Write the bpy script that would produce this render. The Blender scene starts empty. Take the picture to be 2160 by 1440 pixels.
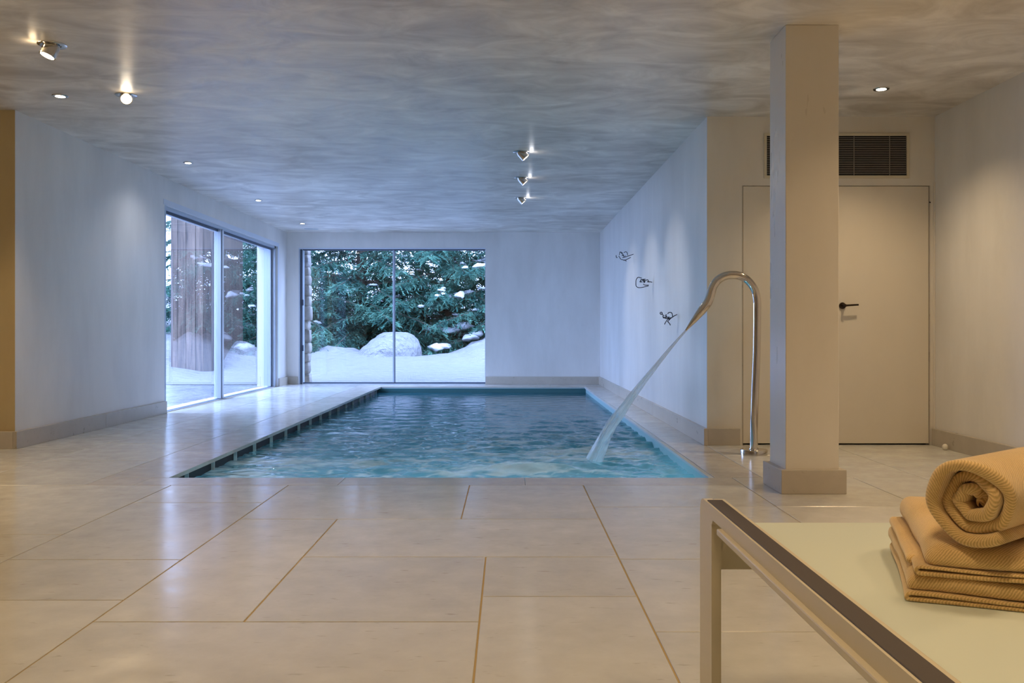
import bpy, bmesh, math, random
import numpy as np
from mathutils import Vector, Matrix
random.seed(7); rng = np.random.default_rng(7)
SC = bpy.context.scene; C = SC.collection
PI = math.pi

# ------------------------------------------------------------------ camera
F, VX, VY, H, CEIL = 1850.0, 1072.0, 700.0, 0.895, 2.6
cam = bpy.data.objects.new('camera', bpy.data.cameras.new('camera')); C.objects.link(cam)
cam.location = (0, 0, H); cam.rotation_euler = (PI/2, 0, 0)
cam.data.sensor_width = 36; cam.data.lens = 36*F/2160
cam.data.shift_x = (1080-VX)/2160; cam.data.shift_y = -(720-VY)/2160
cam.data.clip_start = 0.02
SC.camera = cam
# ------------------------------------------------------------------ world, view
W = bpy.data.worlds.new('sky'); SC.world = W; W.use_nodes = True
WORLD_COL, WORLD_STR = (0.42, 0.565, 1.0), 9.6
bg = W.node_tree.nodes['Background']; bg.inputs[0].default_value = (*WORLD_COL, 1); bg.inputs[1].default_value = WORLD_STR
SC.view_settings.view_transform = 'Standard'; SC.view_settings.look = 'None'
SC.view_settings.gamma = 1; SC.view_settings.exposure = 0.38
SC.view_settings.use_curve_mapping = False
cy = SC.cycles
cy.max_bounces = 14; cy.diffuse_bounces = 7; cy.glossy_bounces = 5; cy.transparent_max_bounces = 24; cy.transmission_bounces = 6
cy.sample_clamp_indirect = 6; cy.caustics_reflective = False; cy.caustics_refractive = False; cy.blur_glossy = 1.0
cy.use_adaptive_sampling = True

def portal(name, loc, rot, sx, sy):
    l = bpy.data.lights.new(name, 'AREA'); l.shape = 'RECTANGLE'; l.size = sx; l.size_y = sy; l.energy = 1
    l.cycles.is_portal = True
    o = bpy.data.objects.new(name, l); o.location = loc; o.rotation_euler = rot; C.objects.link(o)
portal('portal_left', (-4.14, 12.03, 1.15), (0, -PI/2, 0), 2.3, 4.75)
portal('portal_far', (-1.99, 15.34, 1.17), (-PI/2, 0, 0), 3.2, 2.3)

def ceiling_lamp(x, y, w, col=(1.0, 0.71, 0.41), size=.3, z=2.585, spread=math.radians(125)):   # downlights in the part of the room behind the camera
    l = bpy.data.lights.new('room_light', 'AREA'); l.shape = 'DISK'; l.size = size; l.energy = w; l.color = col; l.spread = spread
    o = bpy.data.objects.new('room_light', l); o.location = (x, y, z); C.objects.link(o)
for (x, y, w) in ((-4.6, 2.2, 22), (-2.4, 0.4, 26), (0.2, 1.0, 18), (2.7, 2.2, 24), (-4.4, 4.9, 22), (2.6, 4.0, 27), (-1.0, 3.3, 22), (1.3, 1.5, 14), (0.6, -1.8, 30)):
    ceiling_lamp(x, y, w*.37)

# ------------------------------------------------------------------ helpers
def P(px, py, Y): return Vector(((px-VX)*Y/F, Y, H+(VY-py)*Y/F))
def tag(o, label=None, cat=None, group=None, kind=None):
    if label: o['label'] = label
    if cat: o['category'] = cat
    if group: o['group'] = group
    if kind: o['kind'] = kind
    return o
def empty(name, loc=(0, 0, 0), **k):
    o = bpy.data.objects.new(name, None); o.location = loc; C.objects.link(o); o.empty_display_size = .1
    return tag(o, **k)
def link(name, me, mat=None, parent=None, smooth=False, **k):
    if mat and not me.materials: me.materials.append(mat)
    o = bpy.data.objects.new(name, me); C.objects.link(o)
    if parent is not None:
        o.parent = parent
        o.matrix_parent_inverse = Matrix.Translation(-Vector(parent.location))   # meshes are in world coordinates
    if smooth:
        me.shade_smooth()
    return tag(o, **k)
class MB:
    def __init__(s): s.v = []; s.f = []
    def add(s, v, f):
        n = len(s.v); s.v += [tuple(p) for p in v]; s.f += [tuple(i+n for i in q) for q in f]; return s
    def box(s, x0, x1, y0, y1, z0, z1):
        v = [(x, y, z) for z in (z0, z1) for y in (y0, y1) for x in (x0, x1)]
        return s.add(v, [(0, 2, 3, 1), (4, 5, 7, 6), (0, 1, 5, 4), (2, 6, 7, 3), (0, 4, 6, 2), (1, 3, 7, 5)])
    def bbox(s, x0, x1, y0, y1, z0, z1, b=.003, seg=2):
        bm = bmesh.new(); bmesh.ops.create_cube(bm, size=1)
        for q in bm.verts: q.co = Vector(((x0+x1)/2+q.co.x*(x1-x0), (y0+y1)/2+q.co.y*(y1-y0), (z0+z1)/2+q.co.z*(z1-z0)))
        bmesh.ops.bevel(bm, geom=bm.edges[:], offset=b, segments=seg, affect='EDGES', profile=.5)
        bm.verts.index_update(); s.add([q.co for q in bm.verts], [[q.index for q in f.verts] for f in bm.faces]); bm.free(); return s
    def lathe(s, prof, c, axis=(0, 0, 1), n=32):          # prof: (r, h) list along the axis
        a = Vector(axis).normalized(); q = a.to_track_quat('Z', 'Y'); c = Vector(c)
        v = []; f = []
        for r, h in prof:
            for i in range(n):
                t = 2*PI*i/n; v.append(c+q @ Vector((r*math.cos(t), r*math.sin(t), h)))
        for k in range(len(prof)-1):
            for i in range(n):
                j = (i+1) % n; f.append((k*n+i, k*n+j, (k+1)*n+j, (k+1)*n+i))
        f.append(tuple(range(n))[::-1]); f.append(tuple((len(prof)-1)*n+i for i in range(n)))
        return s.add(v, f)
    def tube(s, pts, rad, n=10, caps=True):
        pts = [Vector(p) for p in pts]; m = len(pts)
        if not hasattr(rad, '__len__'): rad = [rad]*m
        up = None; v = []; f = []
        for k in range(m):
            t = (pts[min(k+1, m-1)]-pts[max(k-1, 0)]).normalized()
            if up is None: up = t.orthogonal().normalized()
            up = (up-t*up.dot(t)).normalized(); b = t.cross(up)
            for i in range(n):
                a = 2*PI*i/n; v.append(pts[k]+(up*math.cos(a)+b*math.sin(a))*rad[k])
        for k in range(m-1):
            for i in range(n):
                j = (i+1) % n; f.append((k*n+i, k*n+j, (k+1)*n+j, (k+1)*n+i))
        if caps: f.append(tuple(range(n))[::-1]); f.append(tuple((m-1)*n+i for i in range(n)))
        return s.add(v, f)
    def mesh(s, name='m'):
        me = bpy.data.meshes.new(name); me.from_pydata(s.v, [], s.f); me.update(); return me
    def build(s, name, mat, parent=None, smooth=False, angle=None, **k):
        me = s.mesh(name); o = link(name, me, mat, parent, smooth, **k)
        if angle is not None:
            me.shade_smooth(); me.set_sharp_from_angle(angle=math.radians(angle))
        return o
def catmull(p, n=8):
    p = [Vector(q) for q in p]; p = [p[0]*2-p[1]]+p+[p[-1]*2-p[-2]]; out = []
    for i in range(1, len(p)-2):
        for k in range(n):
            t = k/n; a, b, c, d = p[i-1:i+3]
            out.append(.5*((2*b)+(c-a)*t+(2*a-5*b+4*c-d)*t*t+(3*b-a-3*c+d)*t**3))
    return out+[p[-2]]
def vnoise(x, y, seed=0):
    r = np.random.default_rng(seed); T = r.random((256, 256))
    xi = np.floor(x).astype(int); yi = np.floor(y).astype(int); fx = x-xi; fy = y-yi
    fx = fx*fx*(3-2*fx); fy = fy*fy*(3-2*fy); g = lambda a, b: T[a % 256, b % 256]
    return (g(xi, yi)*(1-fx)+g(xi+1, yi)*fx)*(1-fy)+(g(xi, yi+1)*(1-fx)+g(xi+1, yi+1)*fx)*fy
def fbm(x, y, o=4, seed=0):
    s = 0; a = .5
    for k in range(o): s = s+a*vnoise(x*2**k+17*k, y*2**k-9*k, seed+k); a *= .5
    return s
def np_mesh(name, v, f):      # v (n,3), f (m,4) or (m,3)
    me = bpy.data.meshes.new(name); me.vertices.add(len(v)); me.vertices.foreach_set('co', np.asarray(v, np.float32).ravel())
    f = np.asarray(f, np.int32); k = f.shape[1]
    me.loops.add(f.size); me.loops.foreach_set('vertex_index', f.ravel())
    me.polygons.add(len(f)); me.polygons.foreach_set('loop_start', np.arange(0, f.size, k, dtype=np.int32))
    me.update(calc_edges=True); me.validate(); return me
def grid_faces(nx, ny):
    i, j = np.meshgrid(np.arange(nx-1), np.arange(ny-1), indexing='ij'); a = (i*ny+j).ravel()
    return np.stack([a, a+ny, a+ny+1, a+1], 1)

# ------------------------------------------------------------------ materials
class N:
    def __init__(s, name):
        s.m = bpy.data.materials.new(name); s.m.use_nodes = True; s.t = s.m.node_tree; s.t.nodes.clear()
        s.out = s.n('ShaderNodeOutputMaterial')
    def n(s, typ, **k):
        nd = s.t.nodes.new(typ)
        for a, b in k.items():
            if a.startswith('i_'):
                key = a[2:]; key = int(key) if key.isdigit() else key.replace('_', ' ')
                s.set(nd, key, b)
            else: setattr(nd, a, b)
        return nd
    def set(s, nd, key, b):
        if isinstance(b, bpy.types.NodeSocket): s.t.links.new(b, nd.inputs[key])
        else: nd.inputs[key].default_value = (*b, 1) if isinstance(b, tuple) and len(b) == 3 and nd.inputs[key].type == 'RGBA' else b
    def coords(s, scale=(1, 1, 1), kind='Object'):
        tc = s.n('ShaderNodeTexCoord'); mp = s.n('ShaderNodeMapping', i_Vector=tc.outputs[kind]); mp.inputs['Scale'].default_value = scale
        return mp.outputs[0]
    def noise(s, vec, scale, detail=4, rough=.55, dist=0):
        nd = s.n('ShaderNodeTexNoise', i_Vector=vec); nd.inputs['Scale'].default_value = scale
        nd.inputs['Detail'].default_value = detail; nd.inputs['Roughness'].default_value = rough; nd.inputs['Distortion'].default_value = dist
        return nd.outputs['Fac']
    def ramp(s, fac, stops):
        nd = s.n('ShaderNodeValToRGB', i_Fac=fac); e = nd.color_ramp.elements
        while len(e) < len(stops): e.new(.5)
        for q, (p, c) in zip(e, stops): q.position = p; q.color = (*c, 1) if len(c) == 3 else c
        return nd.outputs[0]
    def mr(s, v, a, b, c, d):
        nd = s.n('ShaderNodeMapRange', i_Value=v); 
        for k, x in zip(('From Min', 'From Max', 'To Min', 'To Max'), (a, b, c, d)): nd.inputs[k].default_value = x
        return nd.outputs[0]
    def bump(s, h, strength=.2, dist=.01, normal=None):
        nd = s.n('ShaderNodeBump', i_Height=h); nd.inputs['Strength'].default_value = strength; nd.inputs['Distance'].default_value = dist
        if normal: s.t.links.new(normal, nd.inputs['Normal'])
        return nd.outputs[0]
    def bsdf(s, col, rough=.5, metal=0, normal=None, **k):
        nd = s.n('ShaderNodeBsdfPrincipled'); s.set(nd, 'Base Color', col); s.set(nd, 'Roughness', rough); nd.inputs['Metallic'].default_value = metal
        if normal: s.t.links.new(normal, nd.inputs['Normal'])
        for a, b in k.items(): s.set(nd, a.replace('_', ' '), b)
        return nd.outputs[0]
    def done(s, sh): s.t.links.new(sh, s.out.inputs[0]); return s.m
def simple(name, col, rough=.5, metal=0, **k):
    n = N(name); return n.done(n.bsdf(col, rough, metal, **k))
def plaster(name, c1, c2, scale=(1.6, 1.6, .5), rough=(.30, .40), bump=.10, spec=.6, edge=(.28, .72), det=4, dist=.15):
    n = N(name); v = n.coords(scale)
    big = n.noise(v, .8, 3, .5, .6); mid = n.noise(v, 3.5, det, .6, dist); fine = n.noise(n.coords((1, 1, 1)), 30, 4, .6)
    m = n.n('ShaderNodeMath', operation='MULTIPLY_ADD'); n.set(m, 0, mid); m.inputs[1].default_value = .65; 
    b2 = n.n('ShaderNodeMath', operation='MULTIPLY'); n.set(b2, 0, big); b2.inputs[1].default_value = .35; n.set(m, 2, b2.outputs[0])
    col = n.ramp(m.outputs[0], [(edge[0], c1), (edge[1], c2)])
    return n.done(n.bsdf(col, n.mr(mid, .35, .65, rough[0], rough[1]), 0, n.bump(fine, bump, .002), Specular_IOR_Level=spec))
def stone(name, c1, c2, rough=.22, coat=0):
    n = N(name); oi = n.n('ShaderNodeObjectInfo'); tc = n.n('ShaderNodeTexCoord')
    ad = n.n('ShaderNodeVectorMath', operation='ADD'); n.set(ad, 0, tc.outputs['Object'])
    cx = n.n('ShaderNodeCombineXYZ'); 
    for k in range(3): 
        mm = n.n('ShaderNodeMath', operation='MULTIPLY'); n.set(mm, 0, oi.outputs['Random']); mm.inputs[1].default_value = 37+11*k; n.set(cx, k, mm.outputs[0])
    n.set(ad, 1, cx.outputs[0])
    a = n.noise(ad.outputs[0], 1.3, 6, .6, .4); b = n.noise(ad.outputs[0], 7, 5, .65)
    mp = n.n('ShaderNodeMapping', i_Vector=ad.outputs[0]); mp.inputs['Scale'].default_value = (5, 16, 10)
    sp = n.noise(mp.outputs[0], 2.6, 3, .5)
    mx = n.n('ShaderNodeMath', operation='MULTIPLY_ADD'); n.set(mx, 0, b); mx.inputs[1].default_value = .4
    m2 = n.n('ShaderNodeMath', operation='MULTIPLY'); n.set(m2, 0, a); m2.inputs[1].default_value = .6; n.set(mx, 2, m2.outputs[0])
    base = n.ramp(mx.outputs[0], [(.38, c1), (.62, c2)])
    hs = n.n('ShaderNodeHueSaturation'); n.set(hs, 'Color', base); n.set(hs, 'Value', n.mr(oi.outputs['Random'], 0, 1, .93, 1.06))
    speck = n.mr(sp, .66, .74, 0, .5)
    mix = n.n('ShaderNodeMix', data_type='RGBA', blend_type='MULTIPLY'); n.set(mix, 0, speck); n.set(mix, 6, hs.outputs[0]); mix.inputs[7].default_value = (.62, .55, .47, 1)
    return n.done(n.bsdf(mix.outputs[2], n.mr(b, .3, .7, rough-.04, rough+.07), 0, n.bump(b, .04, .004), Specular_IOR_Level=.5, Coat_Weight=coat, Coat_Roughness=.12))
M = {}
M['wall'] = plaster('lime_plaster_wall', (.66, .645, .62), (.80, .785, .765), (.5, .5, .16), bump=.02, edge=(.38, .62), det=6)
M['ceiling'] = plaster('polished_ceiling_plaster', (.46, .41, .35), (.88, .845, .79), (.6, 1.05, 1), (.32, .44), .04, .6, (.37, .63), 9, .9)
M['warmwall'] = plaster('tan_lime_plaster', (.66, .62, .55), (.76, .72, .65), (.6, .6, .16), bump=.02, edge=(.38, .62), det=6)
M['pillar'] = plaster('pillar_plaster', (.67, .625, .55), (.75, .71, .64), (.6, .6, .18), (.27, .30), .02, .8, (.34, .66), 5)
M['ochre'] = plaster('ochre_plaster', (.48, .37, .20), (.56, .45, .25))
M['tile'] = stone('limestone_tile', (.55, .54, .50), (.65, .645, .605), .17)
M['coping'] = stone('limestone_coping', (.52, .485, .43), (.62, .58, .52), .19)
M['skirt'] = stone('limestone_skirting', (.45, .405, .34), (.53, .48, .41), .3)
M['grout'] = simple('sand_grout', (.44, .32, .14), .8)
M['door'] = plaster('pale_lacquered_door', (.68, .62, .52), (.72, .66, .56), (1, 1, .4), (.35, .5), .03)
M['steel'] = simple('brushed_steel', (.62, .60, .57), .14, 1)
M['chrome'] = simple('polished_steel', (.66, .62, .57), .10, 1)
M['whitemetal'] = simple('satin_white_trim', (.62, .68, .78), .35)
M['frame'] = simple('aluminium_frame', (.42, .48, .56), .35, .3)
M['darkframe'] = simple('dark_gasket', (.035, .05, .08), .5)
M['black'] = simple('black_void', (.004, .004, .004), .9)
M['wire'] = simple('black_wire', (.02, .02, .025), .4, .6)
M['bronze'] = simple('dark_bronze', (.05, .033, .022), .35, .8)
M['cream'] = simple('cream_lacquered_metal', (.62, .56, .42), .38)
M['strip'] = simple('grey_brown_strip', (.075, .062, .055), .6)
M['sheet'] = simple('cream_sling_sheet', (.62, .68, .60), .55)
M['ball'] = simple('white_rubber', (.75, .7, .6), .4)
def glow(name, col, s):
    n = N(name); e = n.n('ShaderNodeEmission'); e.inputs[0].default_value = (*col, 1); e.inputs[1].default_value = s; return n.done(e.outputs[0])
M['bulb'] = glow('lamp_glow', (1, .86, .66), 22); M['bulb_far'] = glow('lamp_glow_soft', (1, .93, .82), 5)
def glass():
    n = N('window_glass'); fr = n.n('ShaderNodeFresnel'); fr.inputs[0].default_value = 1.52
    g = n.n('ShaderNodeNewGeometry'); iv = n.n('ShaderNodeMath', operation='SUBTRACT'); iv.inputs[0].default_value = 1; n.set(iv, 1, g.outputs['Backfacing'])
    m1 = n.n('ShaderNodeMath', operation='MULTIPLY'); n.set(m1, 0, fr.outputs[0]); m1.inputs[1].default_value = 1.75
    m2 = n.n('ShaderNodeMath', operation='MULTIPLY', use_clamp=True); n.set(m2, 0, m1.outputs[0]); n.set(m2, 1, iv.outputs[0])
    tr = n.n('ShaderNodeBsdfTransparent'); tr.inputs[0].default_value = (.955, .975, .985, 1)
    gl = n.n('ShaderNodeBsdfGlossy'); gl.inputs['Roughness'].default_value = 0.0
    mx = n.n('ShaderNodeMixShader'); n.set(mx, 0, m2.outputs[0]); n.set(mx, 1, tr.outputs[0]); n.set(mx, 2, gl.outputs[0])
    return n.done(mx.outputs[0])
M['glass'] = glass()
def water_mat():
    n = N('pool_water'); at = n.n('ShaderNodeAttribute', attribute_name='foam')
    v = n.coords((1, 2.2, 1)); b = n.noise(v, 9, 5, .62, .5)
    nrm = n.bump(b, .06, .02)
    fr = n.n('ShaderNodeFresnel'); fr.inputs[0].default_value = 1.33; n.set(fr, 'Normal', nrm)
    gl = n.n('ShaderNodeBsdfGlossy'); gl.inputs['Roughness'].default_value = .03; n.set(gl, 'Normal', nrm)
    tr = n.n('ShaderNodeBsdfTransparent'); tr.inputs[0].default_value = (.45, .82, .92, 1)
    df = n.n('ShaderNodeBsdfDiffuse'); n.set(df, 'Color', n.ramp(b, [(.3, (.05, .27, .36)), (.7, (.12, .44, .54))]))
    tl = n.n('ShaderNodeBsdfTranslucent'); tl.inputs[0].default_value = (.25, .66, .85, 1); dm = n.n('ShaderNodeMixShader'); dm.inputs[0].default_value = .45; n.set(dm, 1, df.outputs[0]); n.set(dm, 2, tl.outputs[0]); df = dm
    body = n.n('ShaderNodeMixShader'); body.inputs[0].default_value = .55; n.set(body, 1, tr.outputs[0]); n.set(body, 2, df.outputs[0])
    fo = n.n('ShaderNodeBsdfDiffuse'); n.set(fo, 'Color', n.ramp(b, [(.3, (.50, .66, .72)), (.72, (.85, .90, .92))]))
    tf = n.n('ShaderNodeBsdfTranslucent'); tf.inputs[0].default_value = (.6, .85, .95, 1); fm = n.n('ShaderNodeMixShader'); fm.inputs[0].default_value = .3; n.set(fm, 1, fo.outputs[0]); n.set(fm, 2, tf.outputs[0]); fo = fm
    m1 = n.n('ShaderNodeMixShader'); n.set(m1, 0, at.outputs['Fac']); n.set(m1, 1, body.outputs[0]); n.set(m1, 2, fo.outputs[0])
    m2 = n.n('ShaderNodeMixShader'); n.set(m2, 0, fr.outputs[0]); n.set(m2, 1, m1.outputs[0]); n.set(m2, 2, gl.outputs[0])
    return n.done(m2.outputs[0])
M['water'] = water_mat()
def jet_mat():
    n = N('falling_water'); tc = n.n('ShaderNodeAttribute', attribute_name='strand')
    s = n.n('ShaderNodeSeparateXYZ', i_Vector=tc.outputs['Vector'])
    mp = n.n('ShaderNodeMapping', i_Vector=tc.outputs['Vector']); mp.inputs['Scale'].default_value = (5, 2.5, 1)
    b = n.noise(mp.outputs[0], 1.6, 5, .6, .4)
    tr = n.n('ShaderNodeBsdfTransparent'); tr.inputs[0].default_value = (.92, .95, .97, 1)
    pr = n.bsdf((.88, .92, .96), .15, 0, n.bump(b, .6, .01), Specular_IOR_Level=.8)
    tl = n.n('ShaderNodeBsdfTranslucent'); tl.inputs[0].default_value = (.9, .94, 1, 1); m0 = n.n('ShaderNodeMixShader'); m0.inputs[0].default_value = .45; n.set(m0, 1, pr); n.set(m0, 2, tl.outputs[0]); pr = m0.outputs[0]
    mx = n.n('ShaderNodeMixShader'); n.set(mx, 0, n.mr(b, .38, .68, .3, .9)); n.set(mx, 1, tr.outputs[0]); n.set(mx, 2, pr)
    return n.done(mx.outputs[0])
M['jet'] = jet_mat()
def towel_mat():
    n = N('ochre_towel'); at = n.n('ShaderNodeAttribute', attribute_name='strand')
    mp = n.n('ShaderNodeMapping', i_Vector=at.outputs['Vector']); mp.inputs['Rotation'].default_value = (0, 0, math.radians(38))
    wv = n.n('ShaderNodeTexWave', i_Vector=mp.outputs[0]); wv.inputs['Scale'].default_value = 80; wv.inputs['Distortion'].default_value = 1.3; wv.inputs['Detail'].default_value = 2; wv.inputs['Detail Scale'].default_value = 1.5
    f = n.noise(n.coords(), 420, 3, .7); big = n.noise(n.coords(), 14, 3, .5)
    ad = n.n('ShaderNodeMath', operation='MULTIPLY_ADD'); n.set(ad, 0, f); ad.inputs[1].default_value = .5
    m5 = n.n('ShaderNodeMath', operation='MULTIPLY'); n.set(m5, 0, wv.outputs['Fac']); m5.inputs[1].default_value = .36; n.set(ad, 2, m5.outputs[0])
    mm = n.n('ShaderNodeMath', operation='MULTIPLY_ADD'); n.set(mm, 0, big); mm.inputs[1].default_value = .25
    m6 = n.n('ShaderNodeMath', operation='MULTIPLY'); n.set(m6, 0, ad.outputs[0]); m6.inputs[1].default_value = .8; n.set(mm, 2, m6.outputs[0])
    col = n.ramp(mm.outputs[0], [(.28, (.52, .34, .13)), (.72, (.88, .64, .31))])
    return n.done(n.bsdf(col, .95, 0, n.bump(ad.outputs[0], .5, .0025), Sheen_Weight=.5, Sheen_Roughness=.5, Specular_IOR_Level=.1))
M['towel'] = towel_mat()
def snow_mat():
    n = N('snow'); a = n.noise(n.coords((1, 2.4, 1)), 3.2, 6, .6); b = n.noise(n.coords(), 40, 3, .6)
    return n.done(n.bsdf((.28, .285, .295), .7, 0, n.bump(b, .2, .01, n.bump(a, 1.0, .25)), Specular_IOR_Level=.2))
M['snow'] = snow_mat()
M['branch_snow'] = simple('branch_snow', (.62, .64, .68), .8)
def needle_mat():
    n = N('spruce_needles'); a = n.noise(n.coords(), 2.1, 4, .6)
    col = n.ramp(a, [(.34, (.02, .06, .052)), (.5, (.06, .16, .12)), (.66, (.15, .32, .23))])
    d = n.n('ShaderNodeBsdfDiffuse'); n.set(d, 'Color', col); t = n.n('ShaderNodeBsdfTranslucent'); n.set(t, 'Color', col)
    mx = n.n('ShaderNodeMixShader'); mx.inputs[0].default_value = .3; n.set(mx, 1, d.outputs[0]); n.set(mx, 2, t.outputs[0]); return n.done(mx.outputs[0])
M['needle'] = needle_mat()
M['bark'] = plaster('bark', (.04, .03, .025), (.12, .09, .07), (6, 6, 1), (.8, .9), .8, .1)
def wood():
    n = N('weathered_planks'); v = n.coords((14, 14, .8)); a = n.noise(v, 1.5, 6, .65, .3); oi = n.n('ShaderNodeObjectInfo')
    c = n.ramp(a, [(.3, (.03, .022, .02)), (.7, (.17, .12, .09))]); h = n.n('ShaderNodeHueSaturation'); n.set(h, 'Color', c); n.set(h, 'Value', n.mr(oi.outputs['Random'], 0, 1, .6, 1.3))
    return n.done(n.bsdf(h.outputs[0], .75, 0, n.bump(a, .5, .01)))
M['wood'] = wood()
M['rock'] = stone('field_stone', (.16, .15, .14), (.36, .34, .31), .75)
M['terrace'] = stone('wet_terrace_stone', (.10, .12, .14), (.2, .22, .25), .25)
M['basin'] = simple('pale_pool_tile', (.33, .54, .57), .4)
M['gutter'] = simple('dark_gutter', (.012, .012, .014), .6)
M['whiteplastic'] = simple('white_plastic', (.55, .58, .58), .4)
M['facade'] = simple('outer_render', (.45, .46, .48), .8)

# ------------------------------------------------------------------ room shell
XL, XR, YF, XR2, YD = -3.79, 1.575, 15.02, 3.38, 6.95       # left wall, right pool wall, far wall, right room wall, door wall
XLL, YB, YL = -6.5, -3.5, 6.74
def struct(name, mb, mat, **k): return mb.build(name, mat, kind='structure', **k)
struct('ceiling', MB().box(XLL-.3, XR2+.3, YB-.3, YL+.25, CEIL, CEIL+.35).box(XL-.34, XR2+.3, YL+.25, YF+.3, CEIL, CEIL+.35), M['ceiling'], label='polished mottled plaster ceiling above the pool and the room', cat='ceiling')
LW0, LW1, LT = 9.67, 14.42, 2.30                            # left sliding window opening
struct('wall_left', MB().box(XL-.34, XL, YL+.002, LW0, 0, CEIL).box(XL-.34, XL, LW0, LW1, LT, CEIL).box(XL-.34, XL, LW1, YF+.3, 0, CEIL), M['wall'],
       label='pale grey plaster wall with the sliding glass doors, left of the pool', cat='wall')
FX0, FX1, FZ1 = -3.585, -.39, 2.318
struct('wall_far', MB().box(XL, FX0, YF, YF+.3, 0, CEIL).box(FX0, FX1, YF, YF+.3, FZ1, CEIL).box(FX1, XR+.3, YF, YF+.3, -.2, CEIL), M['wall'],
       label='far plaster wall at the end of the pool with the wide window', cat='wall')
struct('wall_right', MB().box(XR, XR+.28, YD+.001, YF, 0, CEIL), M['wall'], label='long pale plaster wall right of the pool hung with wire figures', cat='wall')
DX0, DX1, DZ = 1.858, 3.338, 2.05
struct('wall_door', MB().box(XR+.002, DX0-.006, YD, YD+.25, 0, CEIL).box(DX0-.006, DX1+.006, YD, YD+.25, DZ+.006, CEIL).box(DX1+.006, XR2+.25, YD, YD+.25, 0, CEIL).box(DX0-.006, DX1+.006, YD+.1, YD+.25, 0, DZ+.006),
       M['warmwall'], label='tan plaster wall around the double door behind the square pillar', cat='wall')
struct('wall_side', MB().box(XR2, XR2+.25, YB, YD-.001, 0, CEIL), M['wall'], label='plaster wall on the right, running from the double door towards the viewer', cat='wall')
struct('wall_front', MB().box(XLL, XL-.002, YL, YL+.25, 0, CEIL), M['ochre'], label='ochre plaster wall at the left edge, facing the viewer', cat='wall')
struct('wall_outer', MB().box(XLL-.25, XLL, YB, YL+.25, 0, CEIL), M['warmwall'], label='plaster wall at the left end of the room, outside the view', cat='wall')
struct('wall_back', MB().box(XLL-.25, XR2+.25, YB-.25, YB, 0, CEIL), M['warmwall'], label='plaster wall at the back of the room behind the viewer', cat='wall')

# thin trims beside and above the door
struct('trim_1', MB().box(DX1+.03, XR2-.001, YD-.012, YD-.0005, 0, DZ+.03), M['warmwall'], label='narrow plaster margin strip between double door and right wall', cat='trim')

# floor slab with the pool hole
PX0, PX1, PY0, PY1 = -2.085, 1.27, 5.39, 14.36
fl = MB(); z0, z1 = -.25, -.0032
fl.box(XLL, XR2+.2, YB, 5.14, z0, z1).box(XLL, -2.40, 5.14, YL+.2, z0, z1).box(XL-.3, -2.40, YL+.2, YF+.25, z0, z1)
fl.box(1.44, XR2+.2, 5.14, YD+.2, z0, z1).box(1.44, XR+.2, YD+.2, YF, z0, z1).box(-2.40, 1.44, 14.6, YF+.25, z0, z1)
floor = struct('floor', fl, M['grout'], label='pale limestone floor of large slabs with sandy joints around the pool', cat='floor')
tile_cache = {}
def tile(x0, x1, y0, y1, mat='tile', name='tile', parent=None, z=0, th=.02, g=.0028):
    key = (round(x1-x0, 3), round(y1-y0, 3), mat, th)
    if key not in tile_cache:
        a, b = (x1-x0)/2-g, (y1-y0)/2-g; c = .0016
        v = [(-a, -b, -th), (a, -b, -th), (a, b, -th), (-a, b, -th), (-a, -b, -c), (a, -b, -c), (a, b, -c), (-a, b, -c), (-a+c, -b+c, 0), (a-c, -b+c, 0), (a-c, b-c, 0), (-a+c, b-c, 0)]
        f = [(0, 3, 2, 1), (8, 9, 10, 11)]+[(i+k, (i+1) % 4+k, (i+1) % 4+k+4, i+k+4) for k in (0, 4) for i in range(4)]
        me = bpy.data.meshes.new('tile'); me.from_pydata(v, [], f); me.materials.append(M[mat]); tile_cache[key] = me
    o = bpy.data.objects.new(name, tile_cache[key]); C.objects.link(o); o.parent = parent or floor
    o.location = Vector(((x0+x1)/2, (y0+y1)/2, z))-(parent.location if parent else Vector((0, 0, 0))); return o
def col(x0, x1, ys):
    for a, b in zip(ys[:-1], ys[1:]): tile(x0, x1, a, b)
for t in ((-1.285, -.226, 4.20, 5.126), (-.226, .438, 4.20, 5.126), (-1.285, -.818, 2.71, 4.20), (-.818, .438, 3.493, 4.20), (-.818, -.0893, 2.71, 3.493),
          (-.0893, .438, 2.97, 3.493), (-.0893, .438, 1.9, 2.97), (-1.285, -.0893, 1.9, 2.71)): tile(*t)
col(.438, 1.375, [1.9, 2.62, 3.459, 4.487, 5.126])
col(1.375, 2.12, [1.9, 2.8, 3.7, 4.5, 5.39]); col(2.12, 2.543, [1.9, 3.0, 4.1, 5.39]); col(2.543, XR2, [1.9, 2.9, 3.9, 4.9, 5.39])
col(1.56, 2.543, [5.39, 6.37, YD]); col(2.543, XR2, [5.39, 5.89, YD]); col(1.86, DX1, [YD, YD+.1])
col(-1.97, -1.285, [1.9, 2.93, 3.45, 4.60, 5.126]); col(-3.1, -1.97, [1.9, 2.7, 3.88, 5.126])
col(-3.24, -2.48, [5.126, 6.1, 7.05, 8.1, 9.0, 10.05, 11.2, 12.1, 13.2, 14.2, YF]); col(XL, -3.24, [YL, 7.6, 8.7, 9.67, 10.8, 11.7, 12.9, 14.0, YF])
col(-4.3, -3.24, [5.126, 6.0, YL]); col(-5.4, -4.3, [5.126, 5.7, YL]); col(XLL, -5.4, [5.126, 6.2, YL])
col(-4.2, -3.1, [1.9, 3.1, 4.1, 5.126]); col(-5.3, -4.2, [1.9, 2.6, 3.8, 5.126]); col(XLL, -5.3, [1.9, 3.0, 4.2, 5.126])
for a, b in ((-2.48, -1.5), (-1.5, -.39), (-.39, .7), (.7, XR)): tile(a, b, 14.62, YF)
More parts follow.
